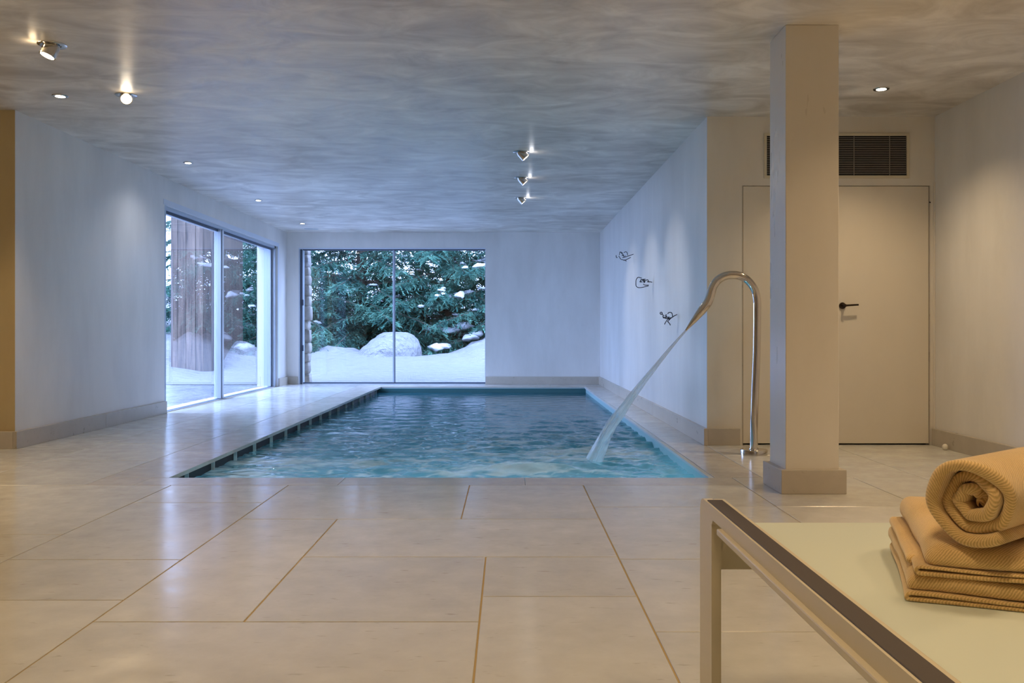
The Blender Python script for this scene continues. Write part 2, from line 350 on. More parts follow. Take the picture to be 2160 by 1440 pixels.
for a, b in ((FX0, -2.3), (-2.3, -1.2), (-1.2, FX1)): tile(a, b, YF, YF+.12)
ys = [YB, -2.4, -1.5, -.3, .7, 1.9]; xs = [XLL, -5.3, -4.2, -3.0, -1.9, -.8, .438, 1.375, 2.4, XR2]
for i in range(len(xs)-1): col(xs[i], xs[i+1], ys)

# baseboards
BH = .133
def skirting(name, *bs, **k):
    m = MB()
    for b in bs: m.bbox(*b, 0, BH, b=.0025)
    return struct(name, m, M['skirt'], cat='baseboard', **k)
skirting('baseboard_left', (XL, XL+.03, YL-.03, 8.2), (XL, XL+.03, 8.202, LW0), label='stone skirting along the left wall before the sliding doors')
skirting('baseboard_left_end', (XL, XL+.03, LW1+.02, YF), (XL+.03, FX0-.02, YF-.03, YF), label='short stone skirting in the far left corner between the windows')
skirting('baseboard_front', (XLL, XL-.0005, YL-.03, YL), label='stone skirting under the ochre wall at the left edge')
skirting('baseboard_far', (FX1, XR, YF-.03, YF), label='stone skirting along the far wall right of the window')
skirting('baseboard_right', (XR-.03, XR, YD-.03, 9.4), (XR-.03, XR, 9.402, 12.2), (XR-.03, XR, 12.202, YF-.03), label='stone skirting along the right pool wall')
skirting('baseboard_door', (XR, 1.832, YD-.03, YD), label='brown stone skirting left of the double door')
skirting('baseboard_side', (XR2-.03, XR2, 4.0, YD-.013), (XR2-.03, XR2, YB, 3.998), label='stone skirting along the right room wall')

# pillar
pil = empty('pillar', (1.69, 5.02, 0), kind='structure', label='square plastered pillar standing between pool and double door', cat='pillar')
MB().bbox(1.540, 1.836, 4.868, 5.162, 0, CEIL, b=.004).build('shaft', M['pillar'], pil)
MB().bbox(1.508, 1.868, 4.838, 5.192, 0, .134, b=.003).build('plinth', M['skirt'], pil)

# ------------------------------------------------------------------ pool
pool = empty('swimming_pool', (-.4, 9.9, 0), label='long rectangular indoor pool with stone coping and overflow gutter on its left', cat='pool')
WZ = -.095; PD = -1.45
b = MB(); t = .18
b.box(PX0-.12-t, PX1+t, PY0-t-.1, PY1+t, PD-t, PD)
b.box(PX0-.12-t, PX0-.12, PY0-t, PY1+t, PD, -.05).box(PX1, PX1+t, PY0-t, PY1+t, PD, -.022).box(PX0-.12, PX1, PY1, PY1+t, PD, -.022).box(PX0-.12, PX1, PY0-t, PY0, PD, -.022)
b.build('basin', M['basin'], pool)
MB().box(PX0-.119, PX0-.045, PY0, PY1, -.30, -.021).build('gutter_back', M['gutter'], pool)
MB().box(PX1-.03, PX1, PY0, PY1, -.016, -.004).box(PX1-.012, PX1, PY0, PY1, -.035, -.016).build('rim_rail', M['whiteplastic'], pool, label='white edge rail')
for y in [5.775+.5155*k for k in range(17)]:
    MB().box(PX0-.046, PX0-.020, y-.004, y+.004, -.13, -.024).build('bracket', M['whiteplastic'], pool)
def cop(x0, x1, y0, y1): tile(x0, x1, y0, y1, 'coping', 'coping_stone', pool, th=.026, g=.0012)
for a, c in zip((5.39, 6.5, 7.62, 8.75, 9.88, 11.0, 12.1, 13.25), (6.5, 7.62, 8.75, 9.88, 11.0, 12.1, 13.25, 14.36)):
    cop(-2.48, PX0, a, c)
for a, c in zip((5.39, 6.37, 7.5, 8.7, 9.9, 11.1, 12.3, 13.4), (6.37, 7.5, 8.7, 9.9, 11.1, 12.3, 13.4, 14.36)):
    cop(PX1, 1.56, a, c)
for a, c in zip((-2.48, -2.19, -1.0, .1), (-2.19, -1.0, .1, 1.375)): cop(a, c, 5.126, 5.39)
for a, c in zip((-2.48, -1.3, -.2, .8), (-1.3, -.2, .8, 1.56)): cop(a, c, 14.36, 14.62)

nx, ny = 230, 640
x = np.linspace(PX0-.05, PX1+.002, nx); y = np.linspace(PY0-.002, PY1+.002, ny); X, Y = np.meshgrid(x, y, indexing='ij')
Z = np.zeros_like(X); r = np.random.default_rng(3); JX, JY = .60, 6.62
D = np.hypot(X-JX, (Y-JY)*.8)
near = np.exp(-D/1.9)
for k in range(90):
    lam = 10**r.uniform(-1.25, -.35); a = r.normal(PI/2, .55) if k % 3 else r.uniform(0, PI); ph = r.uniform(0, 6.28)
    Z += (.0038*lam**.92)*(.07+2.1*near)*np.sin(2*PI/lam*(X*math.cos(a)+Y*math.sin(a))+ph+1.2*vnoise(X*1.3+k, Y*1.3, 5))
Z *= .35+.9*fbm(X*1.2, Y*1.2, 3, 9)
Z += .06*np.exp(-((X-.18)/.34)**2-((Y-6.3+.15*X)/.13)**2)*(1+.5*(fbm(X*7, Y*7, 3, 21)-.5))
Z += .022*np.exp(-((X-.5)/.2)**2-((Y-6.62)/.14)**2)
Z += .016*np.exp(-D/.5)*(fbm(X*9, Y*14, 4, 33)-.5)*2
v = np.stack([X, Y, WZ+Z], -1).reshape(-1, 3); me = np_mesh('water', v, grid_faces(nx, ny))
nse = fbm(X*1.5, Y*3.4, 5, 41); nz2 = fbm(X*5, Y*13, 4, 47)
cover = np.clip(1.02-.27*np.hypot((X+.1)*.62, (Y-6.1)*.8), 0, 1)
foam = np.clip((nse*.55+nz2*.45-(.66-.235*cover))*8.5, 0, 1)*np.clip(cover*1.6, 0, 1)*.82
glint1 = 1-np.abs(2*fbm(X*2.2, Y*6, 4, 53)-1); glint2 = 1-np.abs(2*fbm(X*5.5, Y*15, 3, 57)-1)
foam += .75*np.clip((glint1-.955)*26, 0, 1)*np.clip((11.5-Y)/3.5, 0, 1)+.45*np.clip((glint2-.955)*22, 0, 1)*np.clip((12.5-Y)/4, 0, 1)  # pale veins in the foam mask also paint in bright wave glints
foam = np.maximum(foam, .8*np.exp(-((X-.2)/.38)**2-((Y-6.3)/.16)**2))
foam *= 1-.9*np.exp(-((X-.93)/.26)**2-((Y-6.25)/.42)**2)
foam *= np.clip((1.24-X)*6, .1, 1)
at = me.attributes.new('foam', 'FLOAT', 'POINT'); at.data.foreach_set('value', np.clip(foam, 0, .85).ravel().astype(np.float32))
link('pool_water', me, M['water'], smooth=True, label='rippling teal pool water with pale foam where the jet lands', cat='water')

MB().box(PX0-.10, PX1-.001, PY1-.012, PY1-.0005, -.40, -.030).build('far_wall_shade', simple('painted_teal_shade', (.05, .15, .16), .3), pool, label='shade on the far basin wall, painted dark teal')  # dark strip paints in the shade on the unlit far basin wall
for i, x_ in enumerate((-1.5, -.4, .7)):          # made-up submerged lamps on the near end wall, added to keep the water teal
    MB().lathe([(.07, 0), (.11, 0), (.12, .012), (.12, .02)], (x_, PY0+.021, -.9), (0, -1, 0), 24).build('added_lamp_ring', M['steel'], pool)
    l = bpy.data.lights.new('added_water_fill', 'AREA'); l.shape = 'DISK'; l.size = .14; l.energy = 13; l.color = (.85, .88, 1)
    o = bpy.data.objects.new('added_water_fill', l); C.objects.link(o); o.location = (x_, PY0+.031, -.9); o.rotation_euler = (PI/2, 0, 0)

# ------------------------------------------------------------------ windows
w1 = empty('window_1', (XL, 12, 0), kind='structure', label='floor-length sliding glass doors in the left wall', cat='window')
GX = -3.90
MB().box(XL-.001, XL+.004, LW0-.03, LW1+.07, LT, LT+.06).box(XL-.001, XL+.004, LW1, LW1+.07, 0, LT).build('casing', M['whitemetal'], w1)
MB().box(GX-.10, XL-.002, LW0-.001, LW0+.05, 0, LT).build('jamb', M['frame'], w1); MB().box(GX-.10, XL-.03, LW1-.07, LW1+.001, 0, LT).build('jamb', M['frame'], w1)
MB().box(GX-.10, XL-.03, LW0, LW1, LT-.035, LT+.002).build('head_rail', M['frame'], w1)
MB().box(GX+.03, GX+.036, LW0, LW1, LT-.07, LT-.035).build('gasket', M['darkframe'], w1)
YM = 11.72
MB().bbox(GX-.03, GX+.055, YM, YM+.14, .01, LT-.03).build('stile', M['whitemetal'], w1); MB().bbox(GX+.02, GX+.075, YM-.045, YM-.002, .01, LT-.03).build('stile', M['frame'], w1)
MB().box(GX+.076, GX+.08, YM-.018, YM-.006, .01, LT-.03).build('gasket', M['darkframe'], w1)
MB().bbox(GX-.03, GX+.03, LW1-.14, LW1-.07, .01, LT-.03).build('stile', M['frame'], w1)
MB().box(GX+.031, GX+.035, LW1-.09, LW1-.075, .01, LT-.03).build('gasket', M['darkframe'], w1)
MB().box(GX-.012, GX+.012, LW0+.05, YM, .03, LT-.04).build('pane', M['glass'], w1); MB().box(GX-.05, GX-.026, YM+.14, LW1-.14, .03, LT-.04).build('pane', M['glass'], w1)
MB().box(GX-.06, XL-.03, LW0, LW1, -.011, .004).build('sill', M['frame'], w1)
for i, (a, c) in enumerate(((GX+.015, GX+.03), (GX+.05, GX+.062), (XL+.02, XL+.03))):
    MB().box(a, c, LW0 if i < 2 else LW0+.5, LW1, -.002, .0065 if i < 2 else .0015).build('track', M['darkframe'], w1)
w2 = empty('window_2', (-1.98, YF, 0), kind='structure', label='wide far window onto the snowy garden, split by one slim mullion', cat='window')
GY = YF+.10
MB().box(FX0, FX0+.02, YF-.003, YF+.16, .0, FZ1).box(FX0+.045, FX0+.06, YF+.04, YF+.16, 0, FZ1).build('jamb', M['frame'], w2)
MB().box(FX0+.02, FX0+.045, YF+.02, YF+.15, 0, FZ1).build('gasket', M['darkframe'], w2)
MB().box(FX0+.06, FX1, YF+.03, YF+.16, FZ1-.018, FZ1+.001).build('head_rail', M['darkframe'], w2)
MB().box(FX0, FX1, YF-.006, YF+.03, FZ1-.004, FZ1+.016).build('head_trim', M['whitemetal'], w2)
MB().box(FX0+.06, FX1, YF+.05, YF+.16, -.004, .028).build('sill', M['darkframe'], w2)
MB().box(FX0+.06, FX1, YF+.015, YF+.05, -.004, .012).build('track', M['frame'], w2)
MB().bbox(-1.985, -1.955, YF+.05, YF+.13, .028, FZ1-.018).build('mullion', M['frame'], w2)
MB().box(-1.955, -1.947, YF+.06, YF+.12, .028, FZ1-.018).build('gasket', M['darkframe'], w2)
MB().box(FX0+.06, -1.985, GY-.012, GY+.012, .028, FZ1-.018).build('pane', M['glass'], w2); MB().box(-1.947, FX1-.004, GY-.012, GY+.012, .028, FZ1-.018).build('pane', M['glass'], w2)
MB().box(FX1-.006, FX1+.001, YF+.01, YF+.16, .028, FZ1).build('jamb', M['frame'], w2)
for z in (1.40, .62): MB().bbox(FX0+.045, FX0+.075, YF+.005, YF+.04, z-.05, z+.05, b=.004).build('hinge', M['darkframe'], w2)

# ------------------------------------------------------------------ double door, handle, vent
dr = empty('door_1', ((DX0+DX1)/2, YD, 0), kind='structure', label='flush cream double door with a dark lever, behind the pillar', cat='door')
xm = (DX0+DX1)/2
MB().bbox(DX0+.004, xm-.002, YD+.004, YD+.05, .012, DZ, b=.002).build('door_leaf', M['door'], dr)
MB().bbox(xm+.002, DX1-.004, YD+.004, YD+.05, .012, DZ, b=.002).build('door_leaf', M['door'], dr)
MB().box(DX0-.006, DX0+.001, YD-.001, YD+.08, 0, DZ+.006).box(DX1-.001, DX1+.006, YD-.001, YD+.08, 0, DZ+.006).box(DX0, DX1, YD-.001, YD+.08, DZ+.002, DZ+.006).build('door_frame', M['skirt'], dr)
MB().box(DX0, DX1, YD+.06, YD+.09, .002, DZ).build('shadow_gap', M['black'], dr)
hp = P(1777, 644.5, YD)
h = MB().lathe([(.026, 0), (.027, -.004), (.024, -.012), (.012, -.014), (.011, -.05), (.013, -.058), (.009, -.062)], (hp.x, YD+.004, hp.z), (0, 1, 0), 24).build('door_handle', M['bronze'], dr, angle=40)
MB().tube([(hp.x, YD-.045, hp.z), (hp.x+.02, YD-.047, hp.z+.001), (hp.x+.108, YD-.047, hp.z+.006)], [.010, .008, .0075], 12).build('lever', M['bronze'], h, smooth=True)
VX0, VX1, VZ0, VZ1 = 2.025, 3.175, 2.112, 2.469
vent = empty('air_vent', ((VX0+VX1)/2, YD, VZ0), label='rectangular wall vent with thin horizontal slats above the double door', cat='vent')
fw = .022; y0, y1 = YD-.012, YD+.001
MB().bbox(VX0, VX1, y0, y1, VZ1-fw, VZ1, b=.002).bbox(VX0, VX1, y0, y1, VZ0, VZ0+fw, b=.002).bbox(VX0, VX0+fw, y0, y1, VZ0+fw-.001, VZ1-fw+.001, b=.002).bbox(VX1-fw, VX1, y0, y1, VZ0+fw-.001, VZ1-fw+.001, b=.002).build('frame', M['cream'], vent)
MB().box(VX0+fw, VX1-fw, YD-.0016, YD-.0006, VZ0+fw, VZ1-fw).build('backing', M['black'], vent)
M['slat'] = simple('grey_slat', (.25, .225, .20), .5)
ns = 22; pitch = (VZ1-VZ0-2*fw)/ns; sm = MB().box(-(VX1-VX0)/2+fw, (VX1-VX0)/2-fw, -.0035, .0035, -.0024, .0024).mesh('slat'); sm.materials.append(M['slat'])
for i in range(ns-1):
    o = bpy.data.objects.new('slat', sm); C.objects.link(o); o.parent = vent; o.location = (0, -.0065, fw+pitch*(i+1)); o.rotation_euler.x = .35
for px in (1650, 1725, 1800.7, 1875.7):
    xx = (px-VX)*YD/F; MB().box(xx-.002, xx+.002, YD-.0105, YD-.003, VZ0+fw, VZ1-fw).build('tie', M['slat'], vent)
MB().lathe([(.004, -.022), (.015, -.019), (.0215, -.008), (.022, 0), (.0185, .013), (.009, .021), (.003, .0225)], (3.318, 6.66, .0225), (0, 0, 1), 24).build('door_stop', M['ball'], smooth=True,
   label='small white ball door stop on the floor beside the right skirting', cat='door stop')
o = MB().tube([P(1961, 426, YD-.008), P(1962.5, 427, YD-.002)], .004, 8).build('screw_hole', M['black'], dr)

# ------------------------------------------------------------------ ceiling spots
def spot_fit(px, py, R, tilt, name, label, power, col, bulb='bulb', group=None, tdir=None, cone=80):
    Yc = (CEIL-H)*F/(VY-py); c = Vector(((px-VX)*Yc/F, Yc, CEIL))
    t = empty(name, c, label=label, cat='ceiling light', group=group)
    MB().lathe([(R*.62, -.001), (R*.62, -.006), (R*.95, -.006), (R, -.003), (R, 0)], c, (0, 0, 1), 36).build('trim_ring', M['steel'], t, angle=40)
    d = (Vector(tdir) if tdir else Vector((0, 0, -1))).normalized()
    if tilt:
        o = c+Vector((0, 0, -.006)); L = R*1.15; r2 = R*.56; o = o-d*r2*.5
        MB().lathe([(r2*.8, 0), (r2, L*.25), (r2, L), (r2*.86, L), (r2*.84, L*.9)], o, d, 28).build('lamp_head', M['steel'], t, angle=40)
        e = o+d*(L*.935); MB().lathe([(r2*.84, -.002), (r2*.84, 0)], e, d, 24).build('bulb', M[bulb], t); e = o+d*(L+.012)
    else:
        MB().lathe([(R*.60, -.0068), (R*.60, -.0016)], c, (0, 0, 1), 24).build('bulb', M[bulb], t); e = c-Vector((0, 0, .015))
    l = bpy.data.lights.new('spot', 'SPOT'); l.energy = power; l.color = col; l.spot_size = math.radians(cone); l.spot_blend = 1; l.shadow_soft_size = .025
    lo = bpy.data.objects.new('lamp_light', l); C.objects.link(lo); lo.parent = t; lo.location = e-c; lo.rotation_mode = 'QUATERNION'; lo.rotation_quaternion = (d*-1).to_track_quat('Z', 'Y')
    if tilt:                                           # bare glow of the bulb on the plaster next to the head
        l2 = bpy.data.lights.new('spill', 'POINT'); l2.energy = .16; l2.color = col; l2.shadow_soft_size = .02
        q = bpy.data.objects.new('spill_light', l2); C.objects.link(q); q.parent = t; q.location = Vector((d.x, d.y, 0)).normalized()*R*1.25+Vector((0, 0, -.035))
    return t
WARM = (1, .74, .44); NEU = (.90, .92, 1)
spot_fit(110, 94, .082, True, 'spotlight', 'large tilted steel ceiling spotlight nearest the viewer, top left', 60, WARM, tdir=(-.30, -.22, -.93))
spot_fit(127, 202, .055, False, 'spotlight', 'small flush ceiling spotlight left of the glaring tilted one', 45, WARM)
spot_fit(266, 200, .075, True, 'spotlight', 'glaring ceiling spotlight tilted straight at the viewer, upper left', 60, WARM, tdir=(.38, -.80, -.62))
spot_fit(397, 343, .05, False, 'spotlight', 'flush ceiling spotlight above the near end of the sliding glass doors', 20, NEU, cone=140)
spot_fit(545, 422, .05, False, 'spotlight', 'flush ceiling spotlight above the far pane of the sliding glass doors', 20, NEU, cone=140)
spot_fit(638, 471, .05, False, 'spotlight', 'tiny farthest flush ceiling spotlight next to the round ceiling speaker', 10, NEU, cone=140)
for i, (px, py, w) in enumerate(((1099, 320.5, 'nearest'), (1099, 375, 'middle'), (1097, 417, 'farthest'))):
    spot_fit(px, py, .08, True, 'spotlight', 'tilted steel spotlight over the pool aimed at the right wall, %s of three' % w, 36, (.97, .96, 1), tdir=(.66, 0, -.75), group='tilted spotlights over the pool', cone=64)
spot_fit(1859, 187, .055, False, 'spotlight', 'flush ceiling spotlight in front of the double door, right of the pillar', 60, WARM, cone=120)
Yc = (CEIL-H)*F/(VY-482.5); c = ((657-VX)*Yc/F, Yc, CEIL)
MB().lathe([(.10, -.004), (.118, -.004), (.12, 0)], c, (0, 0, 1), 32).build('ceiling_speaker', M['whiteplastic'], angle=40, label='round flat ceiling speaker near the far left corner', cat='speaker')

# ------------------------------------------------------------------ water spout
YS = 6.42
def C6(x, y, Y=YS): return P(1240+x/2.667, 460+y/2.667, Y)
sp = empty('water_spout', (P(1590, 957, YS).x, YS, 0), label='tall curved polished steel gooseneck spout pouring water into the pool', cat='spout')
bx = P(1590, 957, YS).x
path = [(bx, YS, .02), (bx+.004, YS, .30), C6(949, 760), C6(952, 520), C6(951, 460), C6(938, 402), C6(904, 354), C6(861, 327), C6(812, 319), C6(768, 327), C6(729, 351), C6(704, 388), C6(691, 430), C6(674, 475), C6(640, 520), C6(602, 568), C6(575, 601), C6(551, 632)]
rad = [.028]*6+[.029, .030, .0305, .031, .031, .031, .032, .034, .032, .022, .014, .007]
pts = catmull(path, 6); rr = [rad[min(i//6, 17)]*(1-(i % 6)/6)+rad[min(i//6+1, 17)]*((i % 6)/6) for i in range(len(pts))]
MB().tube(pts, rr, 28).build('pipe', M['chrome'], sp, angle=50)
MB().lathe([(.097, 0), (.097, .034), (.094, .039), (.036, .039), (.034, .044), (.030, .044)], (bx, YS, 0), (0, 0, 1), 48).build('base_plate', M['steel'], sp, angle=35)
# jet
a = C6(553, 630); e = Vector((JX, 6.62, WZ+.01)); J = []; R_ = []; n = 60
cps = [C6(551, 632), C6(470, 724, 6.45), C6(390, 822, 6.48), C6(320, 908, 6.51), C6(250, 996, 6.54), C6(185, 1090, 6.57), C6(120, 1190, 6.60), C6(70, 1280, 6.62), C6(25, 1368, 6.64)]
jp = catmull(cps, 8); m = len(jp); na = 22; V = []; A = []
for k, p in enumerate(jp):
    s = k/(m-1); t = (jp[min(k+1, m-1)]-jp[max(k-1, 0)]).normalized(); u = Vector((0, 1, 0)); bb = t.cross(u).normalized(); rd = .008+.044*s**1.2
    for i in range(na):
        an = 2*PI*i/na; w = 1+.28*s*math.sin(3*an+7*s+1.5*math.sin(9*s))+.16*s*math.sin(7*an-11*s)
        V.append(p+(u*math.sin(an)*.8+bb*math.cos(an))*rd*w); A.append((i/na, s, 0))
f = [(k*na+i, k*na+(i+1) % na, (k+1)*na+(i+1) % na, (k+1)*na+i) for k in range(m-1) for i in range(na)]
me = bpy.data.meshes.new('jet'); me.from_pydata(V, [], f); at = me.attributes.new('strand', 'FLOAT_VECTOR', 'POINT'); at.data.foreach_set('vector', np.array(A, np.float32).ravel())
link('water_jet', me, M['jet'], smooth=True, label='clear water jet falling from the steel spout into the pool', cat='water jet')
# splash droplets belong to the jet's landing

# ------------------------------------------------------------------ wire figures on the right wall
def W7(x, y, Y): return P(1290+x/7.2, 510+y/7.2, Y)
def figure(Y, segs, scrib, label):
    t = empty('wire_figure', (XR-.001, Y, W7(400, (segs[0][0][1]), Y).z), label=label, cat='wall art', group='wire figures on the right pool wall')
    m = MB()
    for sg in segs:
        q = [W7(x, y, Y)+Vector((0, random.uniform(-.015, .015), 0)) for x, y in sg]
        m.tube(catmull(q, 5), .0042, 5)
    (x0, y0, x1, y1), nn = scrib; q = []
    for i in range(nn):
        s = i/(nn-1); q.append(W7(x0+(x1-x0)*s+random.uniform(-28, 28), y0+(y1-y0)*s+random.uniform(-34, 34), Y)+Vector((0, random.uniform(-.05, .05), 0)))
    m.tube(catmull(q, 4), .0036, 5)
    m.build('wire', M['wire'], t)
    last = W7(*segs[0][-1], Y)
    MB().tube([last, (XR-.001, last.y, last.z)], .002, 6).build('pin', M['steel'], t)
figure(11.0, [[(165, 240), (220, 225), (270, 208), (330, 188)], [(165, 268), (200, 280), (240, 262), (290, 235)], [(180, 282), (205, 275), (222, 296)], [(66, 205), (72, 235), (90, 238)], [(185, 165), (215, 150), (240, 170), (245, 200)], [(110, 215), (140, 262), (175, 270)]],
       ((140, 180, 190, 215), 14), 'small black wire figure, highest and farthest on the right pool wall')
figure(9.55, [[(540, 600), (560, 606), (590, 606), (616, 611)], [(460, 548), (405, 538), (378, 570), (368, 620), (376, 670), (405, 692), (450, 692), (510, 680), (560, 668)], [(480, 645), (510, 655), (560, 657)], [(520, 585), (545, 575), (560, 600), (545, 612)]],
       ((430, 590, 530, 600), 20), 'black wire figure with a wide loop, second along the right pool wall')
figure(8.15, [[(870, 1180), (900, 1160), (950, 1125), (990, 1102)], [(755, 1068), (738, 1075), (740, 1095), (760, 1100), (768, 1082), (755, 1068)], [(768, 1090), (790, 1120), (775, 1130), (790, 1145), (830, 1150)], [(842, 1190), (825, 1220), (807, 1252)], [(850, 1205), (875, 1235), (892, 1265)], [(850, 1090), (875, 1073), (908, 1075), (925, 1100), (925, 1140)]],
       ((810, 1130, 890, 1180), 18), 'black wire diver figure, lowest and nearest, just left of the spout')

# ------------------------------------------------------------------ lounger
lg = empty('sun_lounger', (.85, 1.0, 0), label='cream metal sun lounger with grey-brown rail inlay, holding tan towels', cat='lounger')
def side(x, s):      # s=+1: outer face on the left
    o = 1 if s > 0 else -1; X_ = lambda a: x+o*a
    def bb(m, a, b_, *r, **k): p, q = sorted((X_(a), X_(b_))); return m.bbox(p, q, *r, **k)
    m = MB()                                             # rail with rounded far corner and leg: side profile extruded
    def prof(y0, y1, zt, zb, lw, r=.035, a0=0, a1=.05):
        out = [(y0, zb), (y0, zt)]
        out = [(y0, zb), (y0, zt)]+[(y1-r+r*math.sin(k*PI/16), zt-r+r*math.cos(k*PI/16)) for k in range(9)]+[(y1, .0), (y1-lw, .0), (y1-lw, zb-.012), (y1-lw-.012, zb)]
        p, q = X_(a0), X_(a1); n_ = len(out)
        v = [(p, a, c) for a, c in out]+[(q, a, c) for a, c in out]
        f = [tuple(range(n_)), tuple(range(n_, 2*n_))[::-1]]+[(i, i+n_, (i+1) % n_+n_, (i+1) % n_) for i in range(n_)]
        m.add(v, f)
    prof(-.02, 2.14, .495, .464, .122, a1=.022)
    m.build('side_frame', M['cream'], lg, angle=35)
    m = MB(); bb(m, .022, .052, -.02, 2.105, .455, .495, b=.004); m.build('inner_rail', M['cream'], lg)
    m = MB(); bb(m, -.011, .030, -.02, 1.925, .449, .4638, b=.003); m.build('lower_rail', M['cream'], lg)
    m = MB(); bb(m, .0045, .0405, -.0, 2.082, .4935, .4972, b=.0015); m.build('rail_inlay', M['strip'], lg, label='grey-brown rail inlay')
    m = MB(); bb(m, 0, .022, -.06, .06, 0, .47); m.build('leg', M['cream'], lg)
    m = MB(); bb(m, .021, .045, 1.98, 2.0, .440, .4545, b=.002); m.build('bracket', M['whitemetal'], lg)
side(.468, 1); side(1.30, -1)
MB().bbox(.52, 1.25, .0, 2.075, .430, .445, b=.004).build('seat_sheet', M['sheet'], lg, label='pale cream taut seat sheet')
MB().bbox(.489, 1.28, 2.03, 2.075, .345, .429, b=.003).build('end_beam', M['cream'], lg)
MB().bbox(.489, 1.28, .0, .04, .345, .429, b=.003).build('end_beam', M['cream'], lg)

# ------------------------------------------------------------------ towels
SZ = .445
u = Vector((.9386, -.345, 0)); vv = Vector((.345, .9386, 0)); org = Vector((.657, 1.462, SZ))
def rbox(a0, a1, b0, b1, c0, c1, r, nu=70, nv=60, nw=10):
    me_v = []; me_f = []; A_ = []
    hx, hy, hz = (a1-a0)/2, (b1-b0)/2, (c1-c0)/2; cx, cy_, cz = (a0+a1)/2, (b0+b1)/2, (c0+c1)/2; r = min(r, hz*.999)
    def face(ax, s, n1, n2):
        base = len(me_v); o1, o2 = [k for k in range(3) if k != ax]; hh = (hx, hy, hz)
        for i in range(n1+1):
            for j in range(n2+1):
                p = [0, 0, 0]; p[ax] = s*hh[ax]; p[o1] = (2*i/n1-1)*hh[o1]; p[o2] = (2*j/n2-1)*hh[o2]
                q = Vector([max(-hh[k]+r, min(hh[k]-r, p[k])) for k in range(3)]); d = Vector(p)-q
                p2 = q+d.normalized()*r if d.length > 1e-9 else Vector(p)
                me_v.append(p2+Vector((cx, cy_, cz))); A_.append((p[0]+.5*p[2], p[1]+p[2], 0))
        for i in range(n1):
            for j in range(n2):
                a = base+i*(n2+1)+j; me_f.append((a, a+n2+1, a+n2+2, a+1))
    for ax in range(3):
        dims = [k for k in range(3) if k != ax]; cnt = (nu, nv, nw)
        for s in (-1, 1): face(ax, s, cnt[dims[0]], cnt[dims[1]])
    return me_v, me_f, A_
def towel(name, slabs, deform, label):
    V = []; Fc = []; A_ = []
    for sl in slabs:
        v, f, a = sl; n0 = len(V); V += v; Fc += [tuple(i+n0 for i in q) for q in f]; A_ += a
    V = [deform(p) for p in V]; W_ = [org+u*p.x+vv*p.y+Vector((0, 0, p.z)) for p in V]
    me = bpy.data.meshes.new(name); me.from_pydata(W_, [], Fc); at = me.attributes.new('strand', 'FLOAT_VECTOR', 'POINT'); at.data.foreach_set('vector', np.array(A_, np.float32).ravel())
    bm = bmesh.new(); bm.from_mesh(me); bmesh.ops.remove_doubles(bm, verts=bm.verts[:], dist=.00005); bmesh.ops.recalc_face_normals(bm, faces=bm.faces[:]); bm.to_mesh(me); bm.free()
    return link(name, me, M['towel'], smooth=True, label=label, cat='towel')
def ufold(a0, a1, b0, b1, zb, zt, t, gap):   # ribbon folded once: lower and upper sheet joined by a loop at the left (a0)
    zl = zb+t/2; zu = zt-t/2; R0 = (zu-zl)/2; n1 = 26; path = []
    for k in range(n1+1): s = k/n1; path.append((a1+(a0+R0-a1)*s, zl+gap*math.sin(min(1, s*1.1)*PI)*0))
    for k in range(1, 12): an = PI*k/12; path.append((a0+R0-R0*math.sin(an)*1.25, (zl+zu)/2-R0*math.cos(an)))
    for k in range(n1+1): s = k/n1; path.append((a0+R0+(a1-a0-R0)*s, zu-(zu-zl-t)*.9*(1-math.exp(-max(0, s-.06)*5))))
    V = []; Fc = []; A_ = []; ny_ = 40; nc = 8; m_ = len(path)
    for k, (px, pz) in enumerate(path):
        q0 = path[max(k-1, 0)]; q1 = path[min(k+1, m_-1)]; tx, tz = q1[0]-q0[0], q1[1]-q0[1]; L = math.hypot(tx, tz); nx_, nz_ = -tz/L, tx/L
        ring = []
        for j in range(ny_+1): ring.append((b0+t/2+(b1-b0-t)*j/ny_, t/2))
        for j in range(1, nc): an = PI*j/nc; ring.append((b1-t/2+t/2*math.sin(an), t/2*math.cos(an)))
        for j in range(ny_, -1, -1): ring.append((b0+t/2+(b1-b0-t)*j/ny_, -t/2))
        for j in range(1, nc): an = PI*j/nc; ring.append((b0+t/2-t/2*math.sin(an), -t/2*math.cos(an)))
        for yy, w in ring: V.append(Vector((px+nx_*w, yy, pz+nz_*w))); A_.append((px, yy, 0))
    nr = len(ring)
    for k in range(m_-1):
        for j in range(nr): a = k*nr+j; c = k*nr+(j+1) % nr; Fc.append((a, c, c+nr, a+nr))
    Fc.append(tuple(range(nr))); Fc.append(tuple((m_-1)*nr+j for j in range(nr))[::-1])
    return V, Fc, A_
def wob(p, k=0): return .0022*math.sin(23*p.x+11*p.y+k)+.0016*math.sin(41*p.y-17*p.x+2*k)
def d_low(p):
    q = p.copy(); q.x += .004*math.sin(9*p.y)+.012*(p.z/.04)*(1-min(1, p.y*4)); q.z += wob(p)*min(1, p.z/.02)+.010*min(1, p.y/.3)*(p.z/.04); q.y += .006*math.sin(7*p.x+1); return q
def d_up(p):
    q = p.copy(); e = math.exp(-max(0, p.y)/.05); top = max(0, (p.z-.055)/.052)
    q.z += wob(p, 2)+.012*min(1, p.y/.3)-.014*e*top-.006*math.exp(-((p.x-.16)/.1)**2)*top
    q.x += .006*math.sin(8*p.y+1)+.018*top*(1-min(1, p.y*3.2)); q.y += .006*math.sin(6*p.x)+.004*math.sin(19*p.x)+.012*top; return q
towel('folded_towel', [rbox(.0, .42, .004, .38, .016, .043, .0132), ufold(.006, .42, 0, .355, 0.0005, .0175, .0072, 0)], d_low, 'lower of the two folded tan ribbed towels on the lounger')
